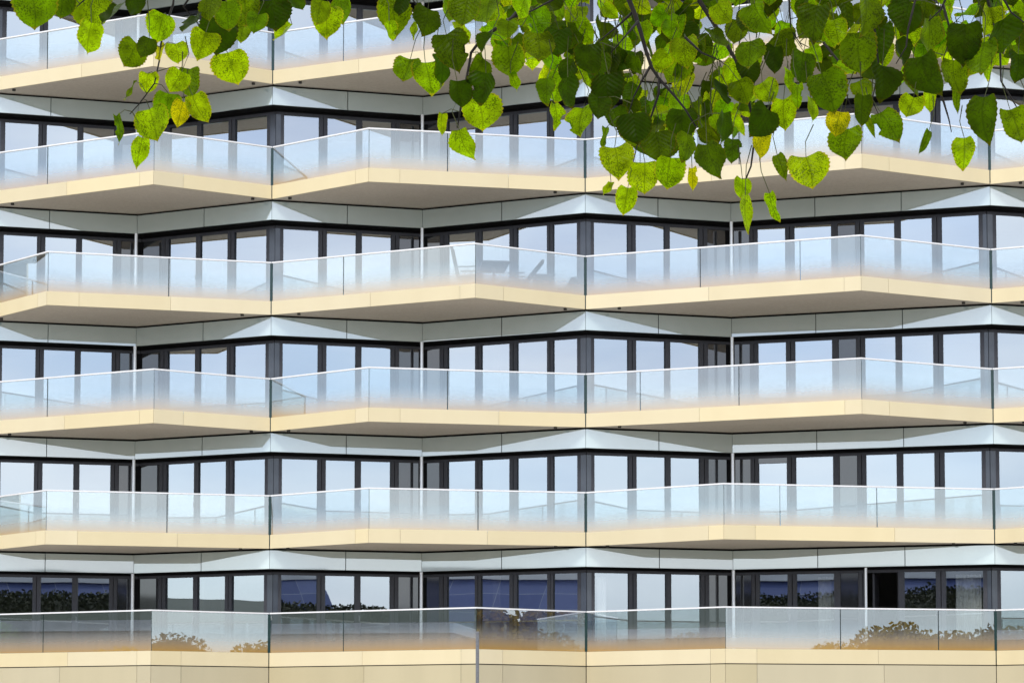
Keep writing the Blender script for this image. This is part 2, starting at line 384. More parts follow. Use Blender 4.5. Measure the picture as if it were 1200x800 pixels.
def strip(mb, a0, a1, b0, b1, t0, t1, z0, z1, m=0):
    """prism between plan lines a (outer) and b (inner), from fraction t0 to t1"""
    mb.hexa(lerp(a0, a1, t0), lerp(a0, a1, t1), lerp(b0, b1, t1), lerp(b0, b1, t0), z0, z1, m)

HEAD = 2.11                    # top of the window frames above the slab edge datum
for r in range(1, 7):
    z = FZ(r)
    for face in range(1, 9):
        a, b = face, face + 1
        fr = MB(); kids = []
        t0 = 0.0
        ln = dist(WL[a], WL[b])
        # head recess in black for its shade, head frame and sill frame
        strip(fr, WF[a], WF[b], WD[a], WD[b], 0, 1, HEAD, 2.155, 1)
        strip(fr, WF[a], WF[b], WD[a], WD[b], .002, .998, HEAD - .07, HEAD - .002, 0)
        strip(fr, WF[a], WF[b], WD[a], WD[b], .002, .998, -.04, .07, 0)
        for it in LAY[face].split():
            k, t1 = it[0], float(it[1:])
            e = .004 / ln
            if k == 'f':
                wdt = (t1 - t0) * ln
                if wdt > .16:      # two sashes meeting: a groove between two stiles
                    g0 = t0 + (t1 - t0) * .46; g1 = t0 + (t1 - t0) * .54
                    strip(fr, WB[a], WB[b], WD[a], WD[b], t0, g0, .07, HEAD - .07, 0)
                    strip(fr, WL[a], WL[b], WD[a], WD[b], g0, g1, .07, HEAD - .07, 1)
                    strip(fr, WB[a], WB[b], WD[a], WD[b], g1, t1, .07, HEAD - .07, 0)
                else:
                    strip(fr, WB[a], WB[b], WD[a], WD[b], t0, t1, .07, HEAD - .07, 0)
            elif k == 'k':
                strip(fr, WL[a], WL[b], WD[a], WD[b], t0, t1, .07, HEAD - .07, 1)
            else:
                kids.append((k, t0, t1))
            t0 = t1
        win = fr.build('window', [M['frame'], M['black']], bld, bl(z))
        ng = 0
        for k, u, v in kids:
            mb = MB(); e = .003 / ln
            if k == 'g':
                ng += 1
                if r == 6 and face == 7 and ng == 3:
                    # this sash stands open into the room: its leaf is seen on edge
                    p0 = lerp(WD[a], WD[b], u + .025); n_ = norm2(WALL[a], WALL[b])
                    q0 = (p0[0] - n_[0] * .9, p0[1] - n_[1] * .9)
                    ex = (WALL[b][0] - WALL[a][0]) / ln * .05, (WALL[b][1] - WALL[a][1]) / ln * .05
                    mb.hexa(p0, (p0[0] + ex[0], p0[1] + ex[1]), (q0[0] + ex[0], q0[1] + ex[1]), q0, .08, HEAD - .08, 0)
                    o = mb.build('door_leaf', M['frame'], win); o['label'] = 'balcony door leaf standing open into the dark room'
                    continue
                lowered = (r == 5 and face == 7 and ng == 1)
                zt = HEAD - (.20 if lowered else .07)
                if lowered:
                    m2 = MB(); strip(m2, WB[a], WB[b], WD[a], WD[b], u + e, v - e, zt + .002, HEAD - .072, 0); m2.build('transom_panel', M['dark_panel'], win)
                strip(mb, WL[a], WL[b], WD[a], WD[b], u + e, v - e, .073, zt - .002, 0)
                # a pane is one sheet
                mb2 = MB(); c0, c1 = lerp(WL[a], WL[b], u + e), lerp(WL[a], WL[b], v - e)
                mb2.face([(*c0, .073), (*c1, .073), (*c1, zt - .003), (*c0, zt - .003)])
                mb2.build('pane', M['pane_low' if r == 6 else 'pane'], win)
            elif k == 'd':
                strip(mb, WL[a], WL[b], WD[a], WD[b], u + e, v - e, .073, HEAD - .073, 0)
                mb.build('dark_panel', M['dark_panel'], win)
            elif k == 'p':
                uu, vv = (u + .0015, v - e) if u == 0 else (u + e, v - .0015)
                strip(mb, WB[a], WB[b], WD[a], WD[b], uu, vv, .073, HEAD - .073, 0)
                mb.build('corner_panel', M['pier'], win)
        h = MB(); hp = lerp(WB[a], WB[b], HANDLE[face]); n_ = norm2(WALL[a], WALL[b])
        c = (hp[0] + n_[0] * .035, hp[1] + n_[1] * .035)
        h.tube([(hp[0], hp[1], 1.0), (c[0], c[1], 1.0), (c[0], c[1], .86)], .016, 6)
        h.build('door_handle', M['steel'], win)

# spandrel bands under every slab
W0 = offs(WALL, 0.0); WBK = offs(WALL, -.05)
for r in range(0, 6):
    z = FZ(r)
    for face in range(1, 9):
        a, b = face, face + 1; mb = MB(); ln = dist(WALL[a], WALL[b]); cuts = [0] + SEAM[face] + [1]; e = .010 / ln
        for i in range(len(cuts) - 1):
            strip(mb, W0[a], W0[b], WBK[a], WBK[b], cuts[i] + (e if i else e * .5), cuts[i + 1] - (e if i < len(cuts) - 2 else e * .5), -.86, -.385, 0)
        strip(mb, WBK[a], WBK[b], WD[a], WD[b], 0.001, .999, -.858, -.335, 1)  # black fill paints the shade above and below the band
        mb.build('spandrel_band', [M['band'], M['black']], bld, bl(z))

# white posts in the inner corners
PO = offs(WALL, .10)
for r in range(1, 7):
    for i in (1, 3, 5, 7, 9):
        mb = MB(); x, y = PO[i]
        mb.tube([(x, y, -.03), (x, y, 2.135)], .044, 12)
        mb.build('corner_post', M['post'], bld, bl(FZ(r)))
p = lerp(offs(WALL, .12)[7], offs(WALL, .12)[8], .512)
mb = MB(); mb.tube([(*p, -.03), (*p, 2.13)], .034, 10); mb.build('corner_post', M['post'], bld, bl(FZ(6)))

# interior slabs and back wall: dim rooms behind the glass
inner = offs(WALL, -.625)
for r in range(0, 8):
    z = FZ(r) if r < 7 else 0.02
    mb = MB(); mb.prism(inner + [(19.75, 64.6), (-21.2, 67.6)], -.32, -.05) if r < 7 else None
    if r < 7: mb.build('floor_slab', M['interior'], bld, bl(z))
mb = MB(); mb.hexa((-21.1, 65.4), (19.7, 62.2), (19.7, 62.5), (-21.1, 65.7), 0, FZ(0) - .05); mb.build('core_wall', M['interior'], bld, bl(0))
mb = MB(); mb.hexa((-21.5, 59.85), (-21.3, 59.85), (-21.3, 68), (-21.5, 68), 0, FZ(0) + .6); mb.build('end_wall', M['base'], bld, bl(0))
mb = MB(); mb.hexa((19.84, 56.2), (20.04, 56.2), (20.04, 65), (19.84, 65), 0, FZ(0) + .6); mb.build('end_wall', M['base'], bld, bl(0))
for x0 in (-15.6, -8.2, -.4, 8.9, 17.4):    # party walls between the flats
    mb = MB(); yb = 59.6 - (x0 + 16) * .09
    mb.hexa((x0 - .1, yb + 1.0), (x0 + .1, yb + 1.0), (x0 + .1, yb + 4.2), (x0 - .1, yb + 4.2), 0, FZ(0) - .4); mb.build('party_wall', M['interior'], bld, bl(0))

rng = random.Random(5)
def tints():
    v = rng.uniform(.93, 1.03); y = rng.uniform(-.02, .06)
    return (v, v * (1 - y * .35), v * (1 - y * 1.6))
for r in range(0, 7):
    z = FZ(r)
    for b in range(5):
        va, tip, vb = VAL[b], TIPS[r][b], VAL[b + 1]
        line = [va, tip, vb]
        inn = WALL[2 * b + 1]
        back = offs(line, -.035)
        poly = [back[0], back[1], back[2], WL[2 * b + 2], WL[2 * b + 1], WL[2 * b]]
        sl = MB(); sl.prism(poly, -.33, -.06, 0)
        slab = sl.build('balcony', M['soffit'], bld, bl(z))
        # edge panels
        fa = MB(); bk = offs(line, -.030)
        for s in (0, 1):
            p0, p1 = line[s], line[s + 1]; q0, q1 = bk[s], bk[s + 1]; ln = dist(p0, p1)
            short = .42 / ln; mid = .5 + rng.uniform(-.08, .08)
            cuts = [0, mid, 1 - short, 1] if s == 0 else [0, short * 1.9, mid + .1, 1]
            if ln < 4.6: cuts = [0, 1 - short, 1] if s == 0 else [0, short * 1.9, 1]
            e = .003 / ln
            for i in range(len(cuts) - 1):
                u = cuts[i] + e; v = cuts[i + 1] - e
                if s == 0 and i == 0: u += .012 / ln
                if s == 1 and i == len(cuts) - 2: v -= .012 / ln
                fa.hexa(lerp(p0, p1, u), lerp(p0, p1, v), lerp(q0, q1, v), lerp(q0, q1, u), -.352, 0, 0, tints())
        fa.build('edge_panel', M['cream'], slab)
        # glass
        g_o, g_i = offs(line, -.035), offs(line, -.055)
        joints = GJ.get(r, [([], [])] * 3)
        jl, jr = joints[b - 1] if r in GJ and 1 <= b <= 3 else ([.36], [.5])
        for s, js in ((0, jl), (1, jr)):
            ln = dist(line[s], line[s + 1]); cuts = [0] + list(js) + [1]
            for i in range(len(cuts) - 1):
                gb = MB()
                u = cuts[i] + (.012 / ln if (i or s == 0) else .002 / ln); v = cuts[i + 1] - (.012 / ln if (i < len(cuts) - 2 or s == 1) else .002 / ln)
                o0, o1 = lerp(g_o[s], g_o[s + 1], u), lerp(g_o[s], g_o[s + 1], v)
                i0, i1 = lerp(g_i[s], g_i[s + 1], u), lerp(g_i[s], g_i[s + 1], v)
                gb.face([(*o0, .004), (*o1, .004), (*o1, .985), (*o0, .985)], 0)
                gb.face([(*i1, .004), (*i0, .004), (*i0, .985), (*i1, .985)], 2)
                gb.face([(*i0, .004), (*o0, .004), (*o0, .985), (*i0, .985)], 1)
                gb.face([(*o1, .004), (*i1, .004), (*i1, .985), (*o1, .985)], 1)
                # polished edge strip seen as a dark joint
                wd = .012 / ln if not (s == 1 and i == len(cuts) - 2) else .03 / ln
                m0, m1 = lerp(g_o[s], g_o[s + 1], v + .001 / ln), lerp(g_o[s], g_o[s + 1], v + wd)
                n0, n1 = lerp(g_i[s], g_i[s + 1], v + .001 / ln), lerp(g_i[s], g_i[s + 1], v + wd)
                if i < len(cuts) - 2 or s == 0: gb.hexa(m0, m1, n1, n0, .004, .985, 1)
                gb.build('glass_panel', [M['glass'], M['edge'], M['glass_in']], slab, fix=False)
        # short return at the valley, where the balustrades of two balconies meet the wall
        if b < 4:
            vb_ = VAL[b + 1]; c_ = CW[b + 1]
            rt = MB(); rt.hexa((vb_[0] - .035, vb_[1] + .02), (vb_[0] + .035, vb_[1] + .02), (c_[0] + .035, c_[1] - .01), (c_[0] - .035, c_[1] - .01), -.30, .985, 0)
            rt.build('glass_return', M['edge'], slab)
        # handrail
        hr = MB(); ro, ri = offs(line, -.015), offs(line, -.075)
        for s in (0, 1):
            hr.hexa(ro[s], ro[s + 1], ri[s + 1], ri[s], .992, 1.026)
        hr.build('handrail', M['rail'], slab)
        # little drain nozzles under the slab near both corners
        for s, pt in ((0, lerp(lerp(VAL[b], TIPS[r][b], .10), WALL[2 * b + 1], .06)), (1, lerp(lerp(VAL[b + 1], TIPS[r][b], .10), WALL[2 * b + 1], .06))):
            dn = MB(); dn.tube([(*pt, -.335), (*pt, -.385)], .045, 8); dn.build('drain_nozzle', M['gap'], slab)

# cladding of the storey below the first slab
for b in range(5):
    line = offs([VAL[b], TIPS[6][b], VAL[b + 1]], -.012); bk = offs(line, -.06); mb = MB()
    for s in (0, 1):
        ln = dist(line[s], line[s + 1]); short = .42 / ln
        cuts = [0, .47, 1 - short, 1] if s == 0 else [0, short * 1.9, .58, 1]
        if ln < 4.6: cuts = [0, 1 - short, 1] if s == 0 else [0, short * 1.9, 1]
        e = .004 / ln
        for i in range(len(cuts) - 1):
            u, v = cuts[i] + e, cuts[i + 1] - e
            for z0, z1 in ((0.02, 1.55), (1.56, F6 - .376)):
                mb.hexa(lerp(line[s], line[s + 1], u), lerp(line[s], line[s + 1], v), lerp(bk[s], bk[s + 1], v), lerp(bk[s], bk[s + 1], u), z0, z1, 0, tints())
        mb.hexa(lerp(bk[s], bk[s + 1], .001), lerp(bk[s], bk[s + 1], .999), lerp(offs(bk, -.1)[s], offs(bk, -.1)[s + 1], .999), lerp(offs(bk, -.1)[s], offs(bk, -.1)[s + 1], .001), 0, F6 - .337, 1)
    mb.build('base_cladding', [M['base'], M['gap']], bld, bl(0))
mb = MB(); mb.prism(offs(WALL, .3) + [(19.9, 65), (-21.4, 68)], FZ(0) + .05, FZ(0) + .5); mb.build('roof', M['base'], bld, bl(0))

# ------------------------------------------------------------------ furniture on the third balcony
def at(px, py, Y):
    """point at street distance Y on the sight line of a 1200 x 800 photo position"""
    dx, dy = (px - 600) / FPX, (PPY - py) / FPX
    v = Vector((dx, math.cos(TILT) - dy * math.sin(TILT), math.sin(TILT) + dy * math.cos(TILT)))
    return Vector((0, 0, EYE)) + v * (Y / v.y)

DECK3 = FZ(3) - .06
def recliner(label, loc, rz, lean, foot, size):
    root = tag(empty('garden_recliner', loc, rz), label, 'garden chair', 'garden recliners on the balcony')
    # faces local +X
    c, s = math.cos(lean), math.sin(lean)
    bx, bz = -.22, .44
    tx, tz = bx - s * .78, bz + c * .78
    mb = MB(); rotb = Matrix.Rotation(-lean, 3, 'Y')
    mb.box(((bx + tx) / 2, 0, (bz + tz) / 2), (.035, .50, .80), 0, rotb)
    for y in (-.26, .26): mb.tube([(bx, y, bz - .05), (tx, y, tz)], .016, 6)
    mb.tube([(tx, -.26, tz), (tx - s * .06, 0, tz + c * .06), (tx, .26, tz)], .016, 6)
    mb.build('backrest', M['chair'], root)
    mb = MB(); mb.box((.02, 0, .43), (.52, .50, .035), 0, Matrix.Rotation(R(-5), 3, 'Y'))
    for y in (-.26, .26): mb.tube([(-.24, y, .41), (.30, y, .455)], .016, 6)
    mb.build('seat', M['chair'], root)
    if foot:
        mb = MB(); mb.box((.52, 0, .36), (.50, .48, .03), 0, Matrix.Rotation(R(20), 3, 'Y')); mb.build('footrest', M['chair'], root)
    for y in (-.29, .29):
        mb = MB(); mb.box((.05, y, .66), (.50, .05, .028)); mb.tube([(-.02, y, .44), (.07, y, .645), (.16, y, .44)], .011, 6); mb.build('armrest', M['chair'], root)
        mb = MB(); mb.tube([(-.30, y * .93, 0), (.22, y * .93, .45)], .014, 6); mb.build('leg', M['steel'], root)
        mb = MB(); mb.tube([(.28, y * .98, 0), (-.18, y * .98, .45)], .014, 6); mb.build('leg', M['steel'], root)
    root.scale = (size,) * 3
    return root
recliner('upright high-backed garden recliner behind the balcony glass with its back to the white corner post', (-1.14, 56.95, DECK3), R(-8), R(12), False, .98)
recliner('tilted-back garden recliner behind the balcony glass facing the small table', (.16, 57.3, DECK3), R(176), R(40), True, .86)
tb = tag(empty('balcony_table', (-.46, 57.05, DECK3), R(8)), 'small pedestal table between two garden recliners behind balcony glass', 'table')
mb = MB(); mb.box((0, 0, .72), (.68, 1.1, .035), 0, Matrix.Rotation(R(-3), 3, 'X')); mb.build('tabletop', M['tabletop'], tb)
mb = MB(); mb.tube([(0, 0, .03), (0, 0, .70)], .032, 10); mb.build('pedestal', M['steel'], tb)
mb = MB(); mb.box((0, 0, .015), (.46, .46, .03)); mb.build('foot', M['steel'], tb)
bx = tag(empty('cushion_box', (.80, 57.55, DECK3), R(12)), 'low dark storage box standing beside the tilted-back recliner', 'storage box')
mb = MB(); mb.box((0, 0, .28), (.48, .42, .56)); mb.build('body', M['chair'], bx)
mb = MB(); mb.box((0, 0, .577), (.52, .45, .03)); mb.build('lid', M['tabletop'], bx)

# ------------------------------------------------------------------ curtains in the rooms of the lowest row of windows
WC = offs(WALL, -.69)
def curtain(face, u0, u1, label, folds):
    a, b = WC[face], WC[face + 1]; ln = dist(a, b); nn = norm2(a, b); n = int(folds * 8); pts = []
    for i in range(n + 1):
        t = u0 + (u1 - u0) * i / n; p = lerp(a, b, t); d = .03 * math.sin(i / 8 * 2 * math.pi) + .012 * math.sin(i * .37)
        pts.append((p[0] + nn[0] * d, p[1] + nn[1] * d))
    mb = MB()
    for i in range(n):
        mb.face([(*pts[i], -.03), (*pts[i + 1], -.03), (*pts[i + 1], 1.96), (*pts[i], 1.96)])
    o = mb.build('curtain', M['curtain'], None, (0, 0, FZ(6)), smooth=True, fix=False)
    md = o.modifiers.new('cloth', 'SOLIDIFY'); md.thickness = .006
    return tag(o, label, 'curtain', 'curtains in the lowest windows')
curtain(7, .345, .405, 'narrow white curtain gathered beside a charcoal panel in the lowest window row', 4)
curtain(7, .872, .968, 'wide pleated white curtain beside the slate corner panel in the lowest window row', 7)
curtain(6, .066, .13, 'pale sheer curtain just inside the bright sky-reflecting pane of the lowest window row', 4)

# ------------------------------------------------------------------ slim post in front of the building
pp = at(559.5, 741, 47)
ps = tag(empty('sign_post', (pp.x, pp.y, 0)), 'slim grey metal post standing in front of the cream cladding', 'post')
mb = MB(); mb.tube([(0, 0, .02), (0, 0, pp.z)], .036, 12); mb.build('shaft', M['steel'], ps)
mb = MB(); mb.tube([(0, 0, pp.z + .001), (0, 0, pp.z + .02), (0, 0, pp.z + .03)], [.042, .04, .01], 12); mb.build('cap', M['steel'], ps)
mb = MB(); mb.tube([(0, 0, .004), (0, 0, .03)], .12, 14); mb.build('foot_plate', M['steel'], ps)

# ------------------------------------------------------------------ linden tree the camera stands under
LEAFB = {'v': [], 'f': []}
HALF0 = [(0, .36), (.06, .46), (.14, .525), (.25, .56), (.36, .56), (.47, .54), (.58, .50), (.68, .43), (.77, .335), (.85, .22), (.91, .11), (.96, .036), (1, .004)]
HALF = []
for (v0, h0), (v1, h1) in zip(HALF0, HALF0[1:]): HALF += [(v0, h0), ((v0 + v1) / 2, (h0 + h1) / 2)]
HALF.append(HALF0[-1])
COLS = (-1, -.7, -.36, 0, .36, .7, 1)
class Leaves:
    def __init__(s): s.v = []; s.f = []; s.uv = []; s.c = []; s.mi = []
    def add(s, base, tipdir, normal, size, width, rnd, hue, lit_tone):
        y = tipdir.normalized(); z = (normal - y * normal.dot(y)).normalized(); x = y.cross(z)
        i0 = len(s.v); fold = rnd.uniform(-.12, .42); curl = rnd.uniform(-.35, .5); wav = rnd.uniform(.01, .08); ph = rnd.uniform(0, 6); skew = rnd.uniform(-.07, .07); seed = rnd.random()
        cup = rnd.uniform(-.5, .6); lobe = rnd.uniform(.02, .11); asym = rnd.uniform(-.05, .05); bite = rnd.random() < .16; bv = rnd.uniform(.3, .8); bs = rnd.choice((-1, 1))
        for k, (v, h) in enumerate(HALF):
            for c in COLS:
                hh = h * width * (1 + (.05 if k % 2 else -.035) * (abs(c) == 1))
                if bite and c == bs and abs(v - bv) < .1: hh *= .55
                px = c * hh + skew * math.sin(v * 3)
                py = v - lobe * (1 + asym * 8 * c) * abs(c) ** 1.4 * (1 - v) ** 4
                pz = fold * abs(px) + cup * px * px - curl * v * v + wav * math.sin(v * 9 + ph + c * 2) * abs(c)
                s.v.append(tuple(base + (x * px + y * py + z * pz) * size)); s.uv.append((c * hh, py)); s.c.append((hue, lit_tone, seed, abs(c) if v < .9 else 1))
        n = len(COLS)
        for k in range(len(HALF) - 1):
            for j in range(n - 1):
                s.f.append((i0 + k * n + j, i0 + k * n + j + 1, i0 + (k + 1) * n + j + 1, i0 + (k + 1) * n + j))
    def stalk(s, pts, rad):
        mb = MB(); mb.tube(pts, rad, 5); i0 = len(s.v)
        s.v += mb.v; s.uv += [(0, 0)] * len(mb.v); s.c += [(0, .2, .2, 1)] * len(mb.v)
        for f in mb.f: s.mi.append(len(s.f)); s.f.append(tuple(i0 + q for q in f))
    def simple(s, base, tipdir, normal, size, rnd, hue, lit_tone):
        y = tipdir.normalized(); z = (normal - y * normal.dot(y)).normalized(); x = y.cross(z); i0 = len(s.v)
        for a, b in ((0, 0), (.46, .3), (.32, .68), (0, 1), (-.32, .68), (-.46, .3)):
            s.v.append(tuple(base + (x * a + y * b) * size)); s.uv.append((a, b)); s.c.append((hue, lit_tone, .3, 0))
        s.f.append(tuple(range(i0, i0 + 6)))
    def build(s, name, m, parent):
        me = bpy.data.meshes.new(name); me.from_pydata(s.v, [], s.f); me.materials.append(m)
        at_ = me.attributes.new('leaf', 'FLOAT_COLOR', 'POINT'); at_.data.foreach_set('color', [q for c in s.c for q in c])
        ul = me.uv_layers.new(name='blade')
        for lp in me.loops: ul.data[lp.index].uv = s.uv[lp.vertex_index]
        me.polygons.foreach_set('use_smooth', [True] * len(me.polygons))
        if s.mi:
            me.materials.append(M['stalk'])
            for q in s.mi: me.polygons[q].material_index = 1
        o = bpy.data.objects.new(name, me); COL.objects.link(o); o.parent = parent
        return o

TREE = (2.2, 1.6, 0)
tree = tag(empty('linden_tree', TREE), 'linden tree hanging green heart-shaped leaves with yellow specks across the top of the view', 'tree')
toff = Vector((-TREE[0], -TREE[1], 0))
trunk_pts = [(0, 0, 0), (.02, .02, .6), (.05, .0, 1.6), (.02, .05, 2.8), (-.05, .1, 4.2), (-.05, .1, 6.2), (0, 0, 8.0)]
mb = MB(); mb.tube(trunk_pts, [.34, .24, .21, .19, .15, .10, .05], 16); mb.build('trunk', M['bark'], tree, smooth=True)
def tree_tube(name, pts, rad, parent, seg=7, m='twig'):
    mb = MB(); mb.tube([Vector(p) + toff for p in pts], rad, seg); return mb.build(name, M[m], parent, smooth=True)
T0 = Vector(TREE)
limb_a = [T0 + Vector((-.03, .08, 3.6)), Vector((1.6, 2.9, 3.6)), Vector((1.1, 4.0, 3.55)), Vector((.45, 4.8, 3.42)), Vector((-.4, 4.9, 3.36)), Vector((-1.05, 4.9, 3.32))]
limb_b = [T0 + Vector((0, .06, 3.0)), Vector((2.0, 3.2, 3.3)), Vector((1.4, 4.3, 3.5)), Vector((.8, 4.9, 3.42)), Vector((.25, 5.2, 3.42))]
tree_tube('limb', limb_a, [.08, .055, .04, .028, .018, .008], tree, 9, 'bark')
tree_tube('limb', limb_b, [.085, .06, .04, .025, .012], tree, 9, 'bark')
for e in (((-2.2, .6, 5.2)), ((2.0, 1.2, 5.6)), ((-1.4, -3.0, 5.4)), ((1.2, -3.2, 5.3)), ((-3.2, -1.0, 5.6))):
    tree_tube('limb', [T0 + Vector((-.04, .08, 3.7)), T0 + Vector(e) * .5 + Vector((0, 0, 2.0)), T0 + Vector(e)], [.09, .05, .015], tree, 8, 'bark')

# hanging twigs: photo positions with their distance from the viewer
TW = [
    [(207, -40, 4.86), (203, 5, 4.86), (190, 42, 4.83), (187, 70, 4.83), (181, 98, 4.80), (163, 122, 4.80), (152, 134, 4.80)],
    [(248, -40, 4.80), (215, 8, 4.80), (232, 28, 4.80), (238, 40, 4.80)],
    [(120, -40, 4.74), (105, -5, 4.74), (90, 8, 4.74)],
    [(330, -40, 4.86), (322, -8, 4.86), (335, 10, 4.86)],
    [(400, -40, 4.92), (392, -8, 4.92), (384, 6, 4.92)],
    [(640, -30, 4.74), (618, 2, 4.74), (600, 22, 4.74), (584, 32, 4.74), (565, 45, 4.77), (552, 62, 4.80), (550, 75, 4.80), (540, 125, 4.80), (536, 150, 4.80)],
    [(660, -30, 4.80), (648, 0, 4.80), (625, 12, 4.80), (600, 22, 4.80)],
    [(470, -40, 4.86), (480, -5, 4.86), (495, 15, 4.86)],
    [(730, -40, 4.68), (737, 0, 4.68), (744, 17, 4.68), (750, 35, 4.68), (757, 60, 4.68), (764, 80, 4.68), (772, 92, 4.68), (790, 112, 4.68), (803, 128, 4.68), (815, 148, 4.68)],
    [(742, 14, 4.69), (725, 30, 4.71), (710, 42, 4.74), (697, 53, 4.74)],
    [(748, 25, 4.65), (735, 40, 4.62), (716, 62, 4.62)],
    [(762, 78, 4.68), (752, 95, 4.68), (742, 115, 4.71), (735, 140, 4.71)],
    [(772, 92, 4.68), (772, 110, 4.68), (762, 140, 4.71), (748, 165, 4.74), (742, 190, 4.74)],
    [(812, -40, 4.92), (820, 2, 4.92), (835, 25, 4.92), (850, 50, 4.92), (862, 70, 4.92), (872, 95, 4.92), (880, 130, 4.92), (884, 165, 4.92), (880, 195, 4.92), (872, 215, 4.92)],
    [(803, 44, 4.80), (822, 62, 4.80), (846, 72, 4.80)],
    [(925, -30, 4.98), (925, 10, 4.98), (927, 35, 4.98), (940, 55, 4.98)],
    [(965, 50, 4.92), (985, 75, 4.92), (988, 100, 4.92), (997, 125, 4.92)],
    [(1080, -30, 4.62), (1064, 35, 4.62), (1062, 55, 4.62), (1050, 75, 4.62)],
    [(1125, -30, 4.74), (1108, 0, 4.74), (1102, 12, 4.74), (1088, 25, 4.74)],
    [(1105, 5, 4.74), (1112, 30, 4.74), (1112, 50, 4.74), (1105, 70, 4.74)],
    [(1150, -30, 4.92), (1172, 60, 4.92), (1173, 95, 4.92), (1188, 120, 4.92), (1194, 130, 4.92)],
    [(1020, -30, 4.80), (1020, 10, 4.80), (1026, 40, 4.80), (1030, 80, 4.83), (1022, 118, 4.86), (1030, 135, 4.86)],
    [(1100, 105, 4.80), (1106, 120, 4.80), (1112, 140, 4.80), (1115, 155, 4.80)],
    [(1160, -30, 4.62), (1185, 15, 4.62), (1205, 30, 4.62)],
]
TW = [[(x, y, d * .975) for x, y, d in tw] for tw in TW]
twig_pts = []; twigs = []
for k, tw in enumerate(TW):
    pts = [at(*p) for p in tw]
    n = len(pts); r0 = .0056 if n > 7 else .0030
    # carry the twig on up to the limb
    tree_tube('twig', pts, [r0 * (1 - .7 * i / (n - 1)) for i in range(n)], tree, 6)
    twigs.append(pts)
    for i in range(n - 1):
        for q in range(4): twig_pts.append((pts[i].lerp(pts[i + 1], q / 4), k))

